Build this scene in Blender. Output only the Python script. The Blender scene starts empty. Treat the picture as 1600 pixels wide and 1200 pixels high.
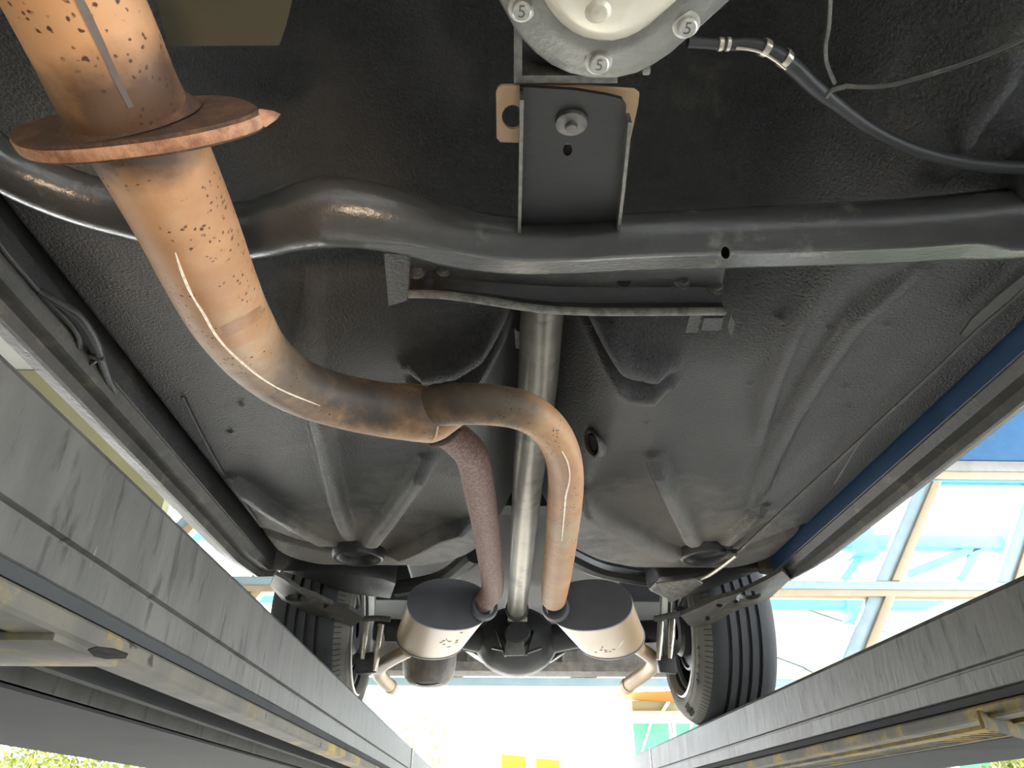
import bpy, bmesh, math, random
import numpy as np
from mathutils import Vector, Matrix
from mathutils.geometry import tessellate_polygon
from mathutils.bvhtree import BVHTree

SC = bpy.context.scene
COL = SC.collection
random.seed(4)
rng = np.random.default_rng(4)

# ---------------------------------------------------------------- camera, sky, sun, exposure
CZ = 1.5                      # height of the phone above the workshop floor; all heights below are measured from it
F = 1110.0
PITCH = math.atan(685 / F)
YAW = -math.atan(35 / math.hypot(F, 685))
cam_d = bpy.data.cameras.new('camera')
cam_d.sensor_width = 36; cam_d.lens = 36 * F / 1600; cam_d.clip_start = .02
cam = bpy.data.objects.new('camera', cam_d); COL.objects.link(cam)
cam.location = (0, 0, CZ); cam.rotation_euler = (math.pi / 2 + PITCH, 0, YAW)
SC.camera = cam

w = bpy.data.worlds.new('sky'); SC.world = w; w.use_nodes = True
bg = w.node_tree.nodes['Background']
bg.inputs[0].default_value = (.90, .95, 1, 1); bg.inputs[1].default_value = 4.2
sun_d = bpy.data.lights.new('sun', 'SUN'); sun_d.energy = 12; sun_d.angle = .02; sun_d.color = (1, .95, .87)
sun = bpy.data.objects.new('sun', sun_d); COL.objects.link(sun)
sun.rotation_euler = (math.radians(-54), 0, math.radians(12))

def lamp(name, loc, target, size, power, color):
    d = bpy.data.lights.new(name, 'AREA'); d.energy = power; d.size = size; d.color = color
    o = bpy.data.objects.new(name, d); COL.objects.link(o)
    o.location = (loc[0], loc[1], loc[2] + CZ)
    o.rotation_euler = (Vector(target) - Vector(loc)).to_track_quat('-Z', 'Y').to_euler()
    return o
def spot(name, loc, target, power, color, cone, blend=.9, soft=.06):
    d = bpy.data.lights.new(name, 'SPOT'); d.energy = power; d.color = color; d.spot_size = math.radians(cone); d.spot_blend = blend; d.shadow_soft_size = soft
    o = bpy.data.objects.new(name, d); COL.objects.link(o); o.location = (loc[0], loc[1], loc[2] + CZ)
    o.rotation_euler = (Vector(target) - Vector(loc)).to_track_quat('-Z', 'Y').to_euler()
spot('work_lamp', (.06, -.55, -.30), (-.235, .36, .40), 17, (1, .72, .48), 22, 1)
spot('bench_lamp', (.16, -.45, -.45), (.085, .22, .5), 8, (1, .9, .74), 16)

vs = SC.view_settings
vs.view_transform = 'Standard'; vs.look = 'None'; vs.gamma = 1; vs.use_curve_mapping = False
vs.exposure = 1.3

# ---------------------------------------------------------------- measuring helpers
cp, sp, cy, sy = math.cos(PITCH), math.sin(PITCH), math.cos(YAW), math.sin(YAW)
def ray(u, v):
    a, b, c = u - 800, F, 600 - v
    y = b * cp - c * sp; z = b * sp + c * cp
    return Vector((a * cy - y * sy, a * sy + y * cy, z))
def at(u, v, z=None, y=None, x=None, d=None):
    r = ray(u, v)
    t = z / r.z if z is not None else y / r.y if y is not None else x / r.x if x is not None else d / F
    return r * t
def depth(p):
    yy = -p.x * sy + p.y * cy
    return yy * cp + p.z * sp

# ---------------------------------------------------------------- mesh helpers
class MB:
    def __init__(s): s.v = []; s.f = []
    def add(s, vs, fs):
        n = len(s.v); s.v += [tuple(q) for q in vs]; s.f += [tuple(i + n for i in f) for f in fs]; return s
    def box(s, a, b):
        x0, y0, z0 = a; x1, y1, z1 = b
        return s.hexa([(x0,y0,z0),(x1,y0,z0),(x1,y1,z0),(x0,y1,z0),(x0,y0,z1),(x1,y0,z1),(x1,y1,z1),(x0,y1,z1)])
    def hexa(s, c):
        return s.add(c, [(3,2,1,0),(4,5,6,7),(0,1,5,4),(1,2,6,5),(2,3,7,6),(3,0,4,7)])
    def bar(s, p, q, wx, wz):
        p = Vector(p); q = Vector(q); d = (q - p).normalized()
        u = Vector((0, 1, 0)) if abs(d.y) < .9 else Vector((0, 0, 1))
        a = d.cross(u).normalized() * wx / 2; b = d.cross(a).normalized() * wz / 2
        return s.hexa([p-a-b, p+a-b, p+a+b, p-a+b, q-a-b, q+a-b, q+a+b, q-a+b])
    def tube(s, pts, rad, seg=14, sub=6, caps=True, squash=1.0, upv=(0, 0, 1), warp=None):
        P = [Vector(p) for p in pts]; n = len(P)
        R = list(rad) if hasattr(rad, '__len__') else [rad] * n
        if sub > 1 and n > 2:
            Q, S = [], []
            for i in range(n - 1):
                p0, p1, p2, p3 = P[max(i-1,0)], P[i], P[i+1], P[min(i+2,n-1)]
                for k in range(sub):
                    t = k / sub
                    Q.append(.5*((2*p1)+(p2-p0)*t+(2*p0-5*p1+4*p2-p3)*t*t+(3*p1-p0-3*p2+p3)*t**3))
                    S.append(R[i]*(1-t)+R[i+1]*t)
            Q.append(P[-1]); S.append(R[-1]); P, R = Q, S; n = len(P)
        T = [(P[min(i+1,n-1)] - P[max(i-1,0)]).normalized() for i in range(n)]
        up = Vector(upv)
        if abs(T[0].dot(up)) > .95: up = Vector((1, 0, 0))
        N = (up - T[0] * up.dot(T[0])).normalized()
        vs, fs = [], []
        for i in range(n):
            N = (N - T[i] * N.dot(T[i])).normalized(); B = T[i].cross(N)
            for k in range(seg):
                a = 2*math.pi*k/seg
                off = N*(math.cos(a)*R[i]*squash) + B*(math.sin(a)*R[i])
                vs.append(P[i] + (warp(P[i], off, R[i]) if warp else off))
        for i in range(n-1):
            for k in range(seg):
                k2 = (k+1) % seg
                fs.append((i*seg+k, i*seg+k2, (i+1)*seg+k2, (i+1)*seg+k))
        if caps:
            fs.append(tuple(range(seg-1, -1, -1))); fs.append(tuple((n-1)*seg+k for k in range(seg)))
        return s.add(vs, fs)
    def lathe(s, prof, origin, axis, seg=48, sx=1.0):
        """prof: (radius, distance along axis); closed ends where the radius is 0."""
        o = Vector(origin); a = Vector(axis).normalized()
        e = Vector((0, 0, 1)) if abs(a.z) < .9 else Vector((1, 0, 0))
        b = (e - a*e.dot(a)).normalized(); c = a.cross(b)
        vs, fs = [], []
        for (r, h) in prof:
            for k in range(seg):
                t = 2*math.pi*k/seg
                vs.append(o + a*h + b*(math.cos(t)*r) + c*(math.sin(t)*r*sx))
        for i in range(len(prof)-1):
            for k in range(seg):
                k2 = (k+1) % seg
                fs.append((i*seg+k, i*seg+k2, (i+1)*seg+k2, (i+1)*seg+k))
        return s.add(vs, fs)
    def loft(s, rings, cap0=True, cap1=True):
        n = len(rings[0]); vs = [p for r in rings for p in r]; fs = []
        for i in range(len(rings)-1):
            for k in range(n):
                k2 = (k+1) % n
                fs.append((i*n+k, i*n+k2, (i+1)*n+k2, (i+1)*n+k))
        if cap0: fs.append(tuple(range(n-1, -1, -1)))
        if cap1: fs.append(tuple((len(rings)-1)*n+k for k in range(n)))
        return s.add(vs, fs)
    def plate(s, outer, holes=(), off=(0, 0, .004)):
        """flat plate with real holes, given 3-D outlines, thickened along off"""
        loops = [[Vector(p) for p in outer]] + [[Vector(p) for p in h] for h in holes]
        n0 = [p for l in loops for p in l]; N = len(n0); o = Vector(off)
        flat = [[(p - loops[0][0]) for p in l] for l in loops]
        nrm = Vector((0, 0, 0)); L = loops[0]
        for i in range(len(L)): nrm += (L[i]-L[0]).cross(L[(i+1) % len(L)]-L[0])
        nrm.normalize(); ax = (L[1]-L[0]).normalized(); ay = nrm.cross(ax)
        f2 = [[Vector((p.dot(ax), p.dot(ay), 0)) for p in l] for l in flat]
        tri = tessellate_polygon(f2)
        fs = [tuple(t) for t in tri] + [tuple(i + N for i in reversed(t)) for t in tri]
        k = 0
        for l in loops:
            m = len(l)
            for i in range(m):
                a, b = k+i, k+(i+1) % m
                fs.append((a, b, b+N, a+N))
            k += m
        return s.add(n0 + [p + o for p in n0], fs)
    def bvh(s): return BVHTree.FromPolygons([Vector(v) for v in s.v], s.f)

def on(bvh, u, v, lift=0.0):
    r = ray(u, v).normalized(); h = bvh.ray_cast(Vector((0, 0, 0)), r)
    return (h[0] - r*lift) if h[0] is not None else None

def text_mesh(name, ch, size, ext, m):
    cd = bpy.data.curves.new(name, 'FONT'); cd.body = ch; cd.size = size; cd.extrude = ext; cd.align_x = 'CENTER'; cd.align_y = 'CENTER'
    tmp = bpy.data.objects.new(name, cd); COL.objects.link(tmp)
    bpy.context.view_layer.update()
    me = bpy.data.meshes.new_from_object(tmp.evaluated_get(bpy.context.evaluated_depsgraph_get()))
    bpy.data.objects.remove(tmp); bpy.data.curves.remove(cd)
    me.name = name; me.materials.clear(); me.materials.append(m)
    return me
ORIGIN = {}
def link(name, data, parent, origin):
    o = bpy.data.objects.new(name, data); COL.objects.link(o)
    if parent is None:
        o.location = (origin[0], origin[1], origin[2] + CZ); ORIGIN[o.name] = Vector(origin)
    else:
        o.parent = parent; ORIGIN[o.name] = ORIGIN[parent.name]
    return o
def thing(name, label, cat, loc, group=None):
    o = link(name, None, None, loc); o.empty_display_size = .05
    o['label'] = label; o['category'] = cat
    if group: o['group'] = group
    return o
def obj(name, mb, mat, parent=None, sharp=35, label=None, cat=None, group=None, kind=None, bevel=0):
    if parent is not None: org = ORIGIN[parent.name]
    else:
        A = np.array(mb.v); lo, hi = A.min(0), A.max(0); org = Vector(((lo[0]+hi[0])/2, (lo[1]+hi[1])/2, lo[2]))
    me = bpy.data.meshes.new(name)
    me.from_pydata([(v[0]-org[0], v[1]-org[1], v[2]-org[2]) for v in mb.v], [], mb.f)
    bm = bmesh.new(); bm.from_mesh(me)
    bmesh.ops.recalc_face_normals(bm, faces=bm.faces)
    if bevel:
        es = [e for e in bm.edges if len(e.link_faces) == 2 and e.calc_face_angle(0) > .6]
        bmesh.ops.bevel(bm, geom=es, offset=bevel, segments=2, profile=.5, affect='EDGES', clamp_overlap=True)
    bm.to_mesh(me); bm.free()
    me.shade_smooth(); me.set_sharp_from_angle(angle=math.radians(sharp))
    me.materials.append(mat)
    o = link(name, me, parent, org)
    for k, x in (('label', label), ('category', cat), ('group', group), ('kind', kind)):
        if x: o[k] = x
    return o
def struct(name, mb, mat, parent=None, **k):
    return obj(name, mb, mat, parent, kind=None if parent else 'structure', **k)
def again(src, parent, delta, rot=None):
    """another copy of a part, sharing its mesh"""
    o = src.copy(); COL.objects.link(o); o.parent = parent; o.location = Vector(delta)
    if rot: o.rotation_euler = rot
    ORIGIN[o.name] = ORIGIN[parent.name]
    return o

# ---------------------------------------------------------------- materials
def mat(name, c1, c2=None, rough=.6, metal=0., scale=8, bump=0., bscale=120, c3=None, t3=.62, s3=3., spots=None, mask=None, spec=.5, detail=5, stretch=None, rvar=.12, bdist=.004):
    m = bpy.data.materials.new(name); m.use_nodes = True
    nt = m.node_tree; N = nt.nodes; L = nt.links; b = N['Principled BSDF']
    b.inputs['Metallic'].default_value = metal; b.inputs['Roughness'].default_value = rough
    b.inputs['Specular IOR Level'].default_value = spec
    geo = N.new('ShaderNodeNewGeometry'); src = geo.outputs['Position']
    if stretch:
        mp = N.new('ShaderNodeMapping'); mp.inputs['Scale'].default_value = stretch
        L.new(src, mp.inputs['Vector']); vec = mp.outputs[0]
    else: vec = src
    def noise(sc, det=detail, ro=.6):
        n = N.new('ShaderNodeTexNoise'); n.inputs['Scale'].default_value = sc; n.inputs['Detail'].default_value = det
        n.inputs['Roughness'].default_value = ro; L.new(vec, n.inputs['Vector']); return n.outputs[0]
    def ramp(x, a, bb):
        r = N.new('ShaderNodeMapRange'); r.inputs[1].default_value = a; r.inputs[2].default_value = bb
        r.interpolation_type = 'SMOOTHSTEP'; L.new(x, r.inputs[0]); return r.outputs[0]
    def mix(f, a, bb):
        x = N.new('ShaderNodeMix'); x.data_type = 'RGBA'
        if isinstance(f, float): x.inputs[0].default_value = f
        else: L.new(f, x.inputs[0])
        for i, q in ((6, a), (7, bb)):
            if isinstance(q, tuple): x.inputs[i].default_value = (*q, 1)
            else: L.new(q, x.inputs[i])
        return x.outputs[2]
    col = c1
    if c2:
        n1 = noise(scale); col = mix(ramp(n1, .35, .68), c1, c2)
        rr = N.new('ShaderNodeMapRange'); rr.inputs[3].default_value = max(0, rough-rvar); rr.inputs[4].default_value = min(1, rough+rvar)
        L.new(n1, rr.inputs[0]); L.new(rr.outputs[0], b.inputs['Roughness'])
    if c3: col = mix(ramp(noise(s3, 6, .65), t3-.08, t3+.08), col, c3)
    if mask:                   # a patch of tone with a place of its own: (centre, radius, colour, strength)
        for (ce, ra, mc, st) in mask:
            d = N.new('ShaderNodeVectorMath'); d.operation = 'DISTANCE'; L.new(src, d.inputs[0])
            d.inputs[1].default_value = (ce[0], ce[1], ce[2] + CZ)
            ad = N.new('ShaderNodeMath'); ad.operation = 'MULTIPLY_ADD'; L.new(noise(22), ad.inputs[0])
            ad.inputs[1].default_value = ra*1.5; L.new(d.outputs['Value'], ad.inputs[2])
            r = N.new('ShaderNodeMapRange'); r.inputs[1].default_value = ra*1.65; r.inputs[2].default_value = ra*2.5
            r.inputs[3].default_value = st; r.inputs[4].default_value = 0; L.new(ad.outputs[0], r.inputs[0])
            col = mix(r.outputs[0], col, mc)
    if spots:                  # (colour, scale, size, how much of the surface has them)
        sc, ss, sz, th = spots
        v = N.new('ShaderNodeTexVoronoi'); v.inputs['Scale'].default_value = ss; nn = N.new('ShaderNodeTexNoise'); nn.inputs['Scale'].default_value = ss*1.1; L.new(vec, nn.inputs['Vector'])
        ma = N.new('ShaderNodeVectorMath'); ma.operation = 'MULTIPLY_ADD'; L.new(nn.outputs['Color'], ma.inputs[0])
        ma.inputs[1].default_value = (.9/ss,)*3; L.new(vec, ma.inputs[2]); L.new(ma.outputs[0], v.inputs['Vector'])
        a = ramp(v.outputs['Distance'], sz, sz*.5); g = ramp(noise(ss*.12, 2), th, th+.08)
        mu = N.new('ShaderNodeMath'); mu.operation = 'MULTIPLY'; L.new(a, mu.inputs[0]); L.new(g, mu.inputs[1])
        col = mix(mu.outputs[0], col, sc)
    if isinstance(col, tuple): b.inputs['Base Color'].default_value = (*col, 1)
    else: L.new(col, b.inputs['Base Color'])
    if bump:
        bp = N.new('ShaderNodeBump'); bp.inputs['Strength'].default_value = bump; bp.inputs['Distance'].default_value = bdist
        L.new(noise(bscale, 4, .6), bp.inputs['Height']); L.new(bp.outputs[0], b.inputs['Normal'])
    return m

J = at(650, 625, z=.485)
UNDER = mat('undercoat', (.060, .059, .057), (.088, .086, .081), .40, bump=1.0, bscale=230, bdist=.0075, c3=(.15, .135, .11), t3=.68, s3=5, scale=6, spec=.6,
            mask=[((-.36, 1.88, .63), .20, (.33, .295, .24), .9), ((.56, 1.88, .63), .19, (.33, .30, .25), .9), ((.36, 1.6, .63), .14, (.30, .27, .23), .6), ((-.14, 1.5, .63), .10, (.3, .28, .24), .5)])
UNDER2 = mat('smooth_undercoat', (.046, .046, .046), (.066, .064, .06), .36, bump=.4, bscale=110, scale=9, c3=(.12, .105, .085), t3=.66, s3=9, spec=.6)
REARF = mat('shaded_rear_floor', (.026, .027, .03), (.036, .037, .04), .5, bump=.2, bscale=60)  # darker copy of the undercoat; the shade behind the footwells is painted in
PALEST = mat('pale_steel', (.30, .28, .24), (.14, .13, .115), .55, scale=60, bump=.3, bscale=200)  # pale tone makes the bracket lip look lit from behind and below
CROSS = mat('satin_black_crossmember', (.060, .059, .056), (.082, .080, .074), .25, bump=.16, bscale=150, scale=7, c3=(.2, .185, .15), t3=.64, s3=11, spec=.8, rvar=.05)
BRKT = mat('dark_mount_steel', (.017, .017, .017), (.028, .027, .026), .5, bump=.1, bscale=90, spec=.3)
HOLE2 = mat('chipped_dark_paint', (.02, .018, .016), (.05, .045, .04), .9, scale=60, spec=.03)
FLATBLK = mat('flat_black', (.004, .004, .004), rough=1, spec=0)
BLACK = mat('black_steel', (.034, .034, .036), (.052, .051, .05), .45, bump=.2, bscale=60)
RUBBER = mat('tyre_rubber', (.058, .06, .064), (.075, .077, .08), .72, bump=.12, bscale=200)
DUSTRUB = mat('dusty_tyre_rubber', (.17, .16, .14), (.25, .235, .2), .85, bump=.2, bscale=150)
BLUETINT = mat('blue_light_tint', (.035, .08, .165), (.045, .095, .185), .4, bump=.15, bscale=40)  # blue light on the right channel, put in as colour
GREY = mat('dirty_sill', (.07, .068, .062), (.12, .11, .095), .5, bump=.4, bscale=90, c3=(.2, .17, .12), t3=.62, s3=14)
EXH = mat('tan_exhaust_steel', (.39, .205, .097), (.50, .275, .13), .58, metal=.05, scale=14, bump=.06, bscale=160, c3=(.42, .30, .19), t3=.6, s3=7,
          spots=((.06, .024, .012), 165, .30, .50),
          mask=[(at(520, 575, z=.44), .07, (.10, .075, .05), .8), (at(590, 590, z=.455), .075, (.06, .044, .03), .97), (at(665, 595, z=.46), .08, (.042, .031, .023), 1.0), (at(740, 600, z=.465), .07, (.06, .044, .03), .97), (at(810, 612, z=.47), .055, (.11, .08, .052), .9),  # soot and the shaded front of the bend painted together
                (at(205, 185, z=.375), .034, (.06, .035, .022), .9), (at(100, 175, z=.39), .03, (.09, .055, .035), .8)])
EXH2 = mat('pale_exhaust_steel', (.5, .34, .19), (.58, .4, .23), .5, metal=.1, scale=20, bump=.05, bscale=160)
RUSTP = mat('speckled_red_brown_pipe', (.22, .125, .105), (.36, .25, .215), .7, scale=190, bump=.3, bscale=300, detail=2)
RUST = mat('rusted_flange', (.055, .032, .021), (.12, .065, .038), .85, scale=60, bump=.7, bscale=130, c3=(.05, .03, .02), t3=.55, s3=24)
RUSTL = mat('scraped_rust', (.46, .27, .165), (.22, .10, .06), .75, scale=70, bump=.6, bscale=150)
BEAD = mat('bright_weld', (.8, .72, .6), (.6, .48, .34), .4, metal=.3, scale=160)
BROWN = mat('brown_heat_band', (.29, .145, .07), (.36, .19, .095), .5, scale=60)
CHALK = mat('grey_marker_line', (.10, .085, .08), (.14, .115, .1), .6, scale=60)
MUF = mat('muffler_skin', (.36, .25, .14), (.42, .30, .175), .42, metal=.1, scale=9, bump=.04, bscale=30, stretch=(1, .2, 1))
MUFD = mat('dark_muffler_end', (.10, .10, .11), (.12, .12, .13), .55, scale=12)
CAST = mat('cast_aluminium', (.20, .20, .185), (.28, .275, .25), .42, metal=.4, scale=20, bump=.25, bscale=220, c3=(.12, .12, .11), t3=.62, s3=18)
SUMP = mat('cream_sump', (.63, .585, .47), (.7, .66, .56), .38, metal=.3, scale=18, bump=.06, bscale=120, c3=(.42, .38, .3), t3=.66, s3=22)
BOLT = mat('zinc_bolt', (.5, .49, .45), (.62, .6, .55), .35, metal=.6, scale=120, bump=.1, bscale=400)
BOLTD = mat('dull_bolt', (.12, .115, .105), (.2, .19, .17), .45, metal=.4, scale=90)
TAN = mat('tan_mount_plate', (.46, .30, .17), (.52, .35, .2), .55, scale=20)
OLIVE = mat('olive_heat_shield', (.10, .09, .055), (.12, .105, .065), .7, scale=5)
SHAFT = mat('driveshaft_steel', (.27, .25, .215), (.40, .37, .31), .36, metal=.55, scale=9, bump=.1, bscale=120, c3=(.16, .15, .14), t3=.6, s3=11)
RUNW = mat('grey_lift_paint', (.074, .071, .063), (.115, .111, .098), .55, scale=9, bump=.25, bscale=45, c3=(.034, .032, .029), t3=.61, s3=24, spots=((.4, .38, .33), 26, .10, .58), stretch=(1, 1.8, .45))
RUNL = mat('lift_underside', (.05, .052, .052), (.064, .066, .066), .85, scale=2.5, bump=.05, bscale=25, c3=(.042, .042, .042), t3=.6, s3=1.7, spec=.1)
YEL = mat('worn_yellow_lift_paint', (.150, .138, .108), (.118, .112, .098), .7, scale=16, c3=(.34, .235, .05), t3=.57, s3=7, spots=((.04, .035, .03), 40, .3, .58), bump=.15, bscale=90, spec=.15)
STEELB = mat('lit_edge_pale_steel', (.62, .56, .46), (.7, .64, .54), .3, metal=.7, scale=30)
RIM = mat('silver_rim', (.55, .55, .54), (.62, .62, .6), .32, metal=.6, scale=30)
BRAKE = mat('dull_brake_steel', (.1, .1, .1), (.17, .16, .15), .5, metal=.4, scale=30)
VAL = mat('scuffed_bumper', (.2, .18, .165), (.33, .29, .25), .6, scale=26, bump=.2, bscale=60, stretch=(1, 1, .5))
CONC = mat('workshop_concrete', (.26, .255, .25), (.31, .305, .295), .7, scale=2, bump=.1, bscale=20)
YARD = mat('yard_concrete', (.55, .54, .51), (.62, .6, .57), .8, scale=2, bump=.1, bscale=20)
ROOFM = mat('roof_sheet', (.55, .56, .56), (.6, .6, .6), .6, scale=3)
BLUEP = mat('blue_frame_paint', (.018, .105, .24), (.026, .125, .265), .45, scale=4)
FRAME = mat('pale_blue_frame', (.30, .405, .45), (.34, .445, .48), .45, scale=6)
FRAMEG = mat('grey_frame', (.22, .215, .205), (.27, .26, .245), .5, scale=6)
BEIGE = mat('beige_frame_edge', (.43, .325, .215), (.47, .36, .245), .5, scale=6)
CYAN = mat('cyan_truss_paint', (.085, .33, .50), (.11, .37, .53), .5, scale=5)
CREAM = mat('cream_wall', (.27, .25, .14), (.29, .27, .155), .8, scale=1.5)
WHITE = mat('white_render', (.8, .8, .8), (.84, .84, .83), .8, scale=1.5)
ORANGE = mat('orange_awning', (.38, .12, .012), (.42, .14, .018), .6, scale=3)
GREEN = mat('green_window', (.08, .29, .165), (.105, .33, .195), .6, scale=3)
YELB = mat('yellow_panel', (.42, .25, .012), (.46, .28, .018), .5, scale=3)
LEAFM = mat('yellow_green_leaf', (.22, .23, .03), (.13, .18, .03), .6, scale=3)
LEAFP = mat('pale_leaf', (.62, .6, .16), (.5, .52, .2), .6, scale=3)
BARK = mat('bark', (.2, .15, .1), (.28, .21, .15), .9, scale=20)

def glass_mat():
    m = bpy.data.materials.new('window_glass'); m.use_nodes = True
    nt = m.node_tree; nt.nodes.clear()
    o = nt.nodes.new('ShaderNodeOutputMaterial'); mx = nt.nodes.new('ShaderNodeMixShader')
    t = nt.nodes.new('ShaderNodeBsdfTransparent'); g = nt.nodes.new('ShaderNodeBsdfGlossy')
    t.inputs[0].default_value = (.93, .98, .99, 1); g.inputs['Roughness'].default_value = .03
    fr = nt.nodes.new('ShaderNodeFresnel'); fr.inputs[0].default_value = 1.45
    nt.links.new(fr.outputs[0], mx.inputs[0]); nt.links.new(t.outputs[0], mx.inputs[1]); nt.links.new(g.outputs[0], mx.inputs[2])
    nt.links.new(mx.outputs[0], o.inputs[0]); return m
GLASS = glass_mat()

# ================================================================ THE SETTING
GZ = -CZ
struct('floor', MB().box((-9, -7, GZ-.1), (12, 8.2, GZ)), CONC)
struct('ground', MB().box((-40, 8.2, GZ-.1), (45, 60, GZ-.005)), YARD)
struct('ceiling', MB().box((-9, -7, 5.0), (12, 8.6, 5.12)), ROOFM)
struct('wall_front', MB().box((-9, -7.2, GZ), (12, -7, 5.0)), WHITE)
struct('wall_left', MB().box((-9.2, -7, GZ), (-9, 8.2, 5.0)), CREAM)

# far wall: glazing above a wide door opening
YW = 8.0
def zv(v, y=YW): return at(765, v, y=y).z
X0, X1 = -9.0, 12.0
def rail(name, v0, v1, m, y0=YW, y1=YW+.14, x0=X0, x1=X1):
    return struct(name, MB().box((x0, y0, zv(v1, y0)), (x1, y1, zv(v0, y0))), m, bevel=.008)
struct('wall_far', MB().box((X0, YW-.02, zv(711)), (X1, YW+.2, 5.0)), BLUEP)
rail('trim_1', 711, 727, FRAMEG, YW-.06)
rail('trim_2', 727, 740, BEIGE, YW-.03)
rail('trim_3', 740, 745, CYAN)
rail('trim_4', 903, 917, FRAME, YW-.02)
rail('trim_5', 917, 927, BEIGE, YW-.04)
rail('trim_6', 1058, 1072, FRAME, YW-.02)
struct('wall_side', MB().box((X0, YW-.1, zv(1058)), (at(258, 800, y=YW).x, YW+.2, 4.98)), CREAM)
def mullion_x(v, k):
    u = np.interp(v, [700, 850, 1007, 1060], [1472, 1411, 1350, 1330]); return at(u, v, y=YW).x + k*1.42
win = thing('window_1', 'wide glazed screen above the far door opening with raking pale blue mullions', 'window', (1.5, YW, zv(1058)))
win['kind'] = 'structure'
del win['category']
za, zb, zc = zv(745), zv(917), zv(1058)
ks = range(-7, 5)
for k in ks:
    for (vt, vb) in ((745, 903), (927, 1058)):
        zt, zb_ = zv(vt), zv(vb); xt, xb = mullion_x(vt, k), mullion_x(vb, k)
        h = .085
        m1 = MB().hexa([(xb-h*2.1, YW, zb_), (xb, YW, zb_), (xb, YW+.1, zb_), (xb-h*2.1, YW+.1, zb_), (xt-h*2.1, YW, zt), (xt, YW, zt), (xt, YW+.1, zt), (xt-h*2.1, YW+.1, zt)])
        obj('mullion', m1, FRAME, win, bevel=.006)
        m2 = MB().hexa([(xb, YW-.04, zb_), (xb+h*1.3, YW-.04, zb_), (xb+h*1.3, YW+.1, zb_), (xb, YW+.1, zb_), (xt, YW-.04, zt), (xt+h*1.3, YW-.04, zt), (xt+h*1.3, YW+.1, zt), (xt, YW+.1, zt)])
        obj('mullion_cover', m2, BEIGE, win, bevel=.006)
        if k < 4:
            xt2, xb2 = mullion_x(vt, k+1)-h*2.1, mullion_x(vb, k+1)-h*2.1
            g = MB().hexa([(xb+.1, YW+.05, zb_), (xb2, YW+.05, zb_), (xb2, YW+.058, zb_), (xb+.1, YW+.058, zb_), (xt+.1, YW+.05, zt), (xt2, YW+.05, zt), (xt2, YW+.058, zt), (xt+.1, YW+.058, zt)])
            obj('pane', g, GLASS, win)

# ================================================================ OUTSIDE
def truss(y, v0, v1, joints, diags, label, name='roof_truss'):
    t = thing(name, label, 'truss', (1, y, zv(v1, y)))
    obj('chord', MB().box((-11, y, zv(v1, y)), (14, y+.25, zv(v0, y))), CYAN, t, bevel=.01)
    for (u, va, vb, wd) in joints:
        p = at(u, va, y=y); q = at(u, vb, y=y)
        b = MB().box((p.x-wd, y-.06, q.z), (p.x+wd, y+.3, p.z))
        obj('joint_block', b, CYAN, t, bevel=.012)
    for (a, b_) in diags:
        obj('brace', MB().bar(at(*a, y=y+.12), at(*b_, y=y+.12), .12, .12), CYAN, t, bevel=.01)
    return t
truss(11, 829, 848, [(1343, 826, 868, .2), (1582, 826, 866, .24), (1100, 826, 868, .2)], [((1420, 897), (1570, 838)), ((1318, 905), (1350, 860)), ((1500, 905), (1530, 850))],
      'bright blue steel truss seen through the upper panes of the glazed screen')
truss(11.6, 929, 944, [(1336, 930, 968, .17), (1600, 930, 968, .17)], [], 'lower blue beam with hanging block seen through the bottom panes', 'canopy_beam')
cw = thing('cream_building', 'cream rendered building behind the lower panes of the glazed screen', 'building', (6, 14, GZ))
obj('wall', MB().box((at(1120, 1000, y=14).x, 14, GZ), (16, 15, zv(948, 14))), CREAM, cw)
obj('parapet', MB().box((at(1120, 1000, y=14).x, 13.95, zv(948, 14)), (16, 15.05, zv(943, 14))), FRAME, cw, bevel=.02)
obj('overhead_cable', MB().tube([at(700, 760, y=12.5), at(1232, 942, y=12.5), at(1290, 962, y=12.5), at(1345, 978, y=12.5), at(1500, 1015, y=12.5), at(1720, 1060, y=12.5)], .012, 6), BLACK, None, label='thin dark cable sagging outside the lower panes', cat='cable')
obj('overhead_cable', MB().tube([at(700, 840, y=12.6), at(1200, 1022, y=12.6), at(1262, 1047, y=12.6), at(1340, 1080, y=12.6), at(1900, 1260, y=12.6)], .012, 6), BLACK, None, label='thin dark cable low beside the right tyre outside the glazing', cat='cable')

YB = 13.0
bd = thing('shop_building', 'white shop building with green windows and orange awning beyond the door', 'building', (3.6, YB, GZ))
xl = at(985, 1120, y=YB).x
obj('wall', MB().box((xl, YB, GZ), (xl+3.6, YB+.9, zv(1113, YB))), WHITE, bd, bevel=.01)
obj('ledge', MB().box((xl-.02, YB-.12, zv(1113.5, YB)), (xl+3.6, YB+.1, zv(1111, YB))), BEIGE, bd, bevel=.01)
obj('fascia', MB().box((xl+.04, YB-.02, zv(1111, YB)), (xl+3.6, YB+.3, zv(1094, YB))), CREAM, bd)
a0, a1, a2, a3 = at(928, 1083, y=YB-.6), at(1060, 1079, y=YB-.6), at(1060, 1097, y=YB-.2), at(990, 1092, y=YB-.2)
obj('awning', MB().hexa([a0, a1, a2, a3, a0+Vector((0, .5, .03)), a1+Vector((0, .5, .05)), a2+Vector((0, .5, .05)), a3+Vector((0, .5, .05))]), ORANGE, bd, label='orange awning')
obj('post', MB().bar(at(1035, 1112, y=YB-.05), at(1046, 1094, y=YB-.05), .05, .05), WHITE, bd)
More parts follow.
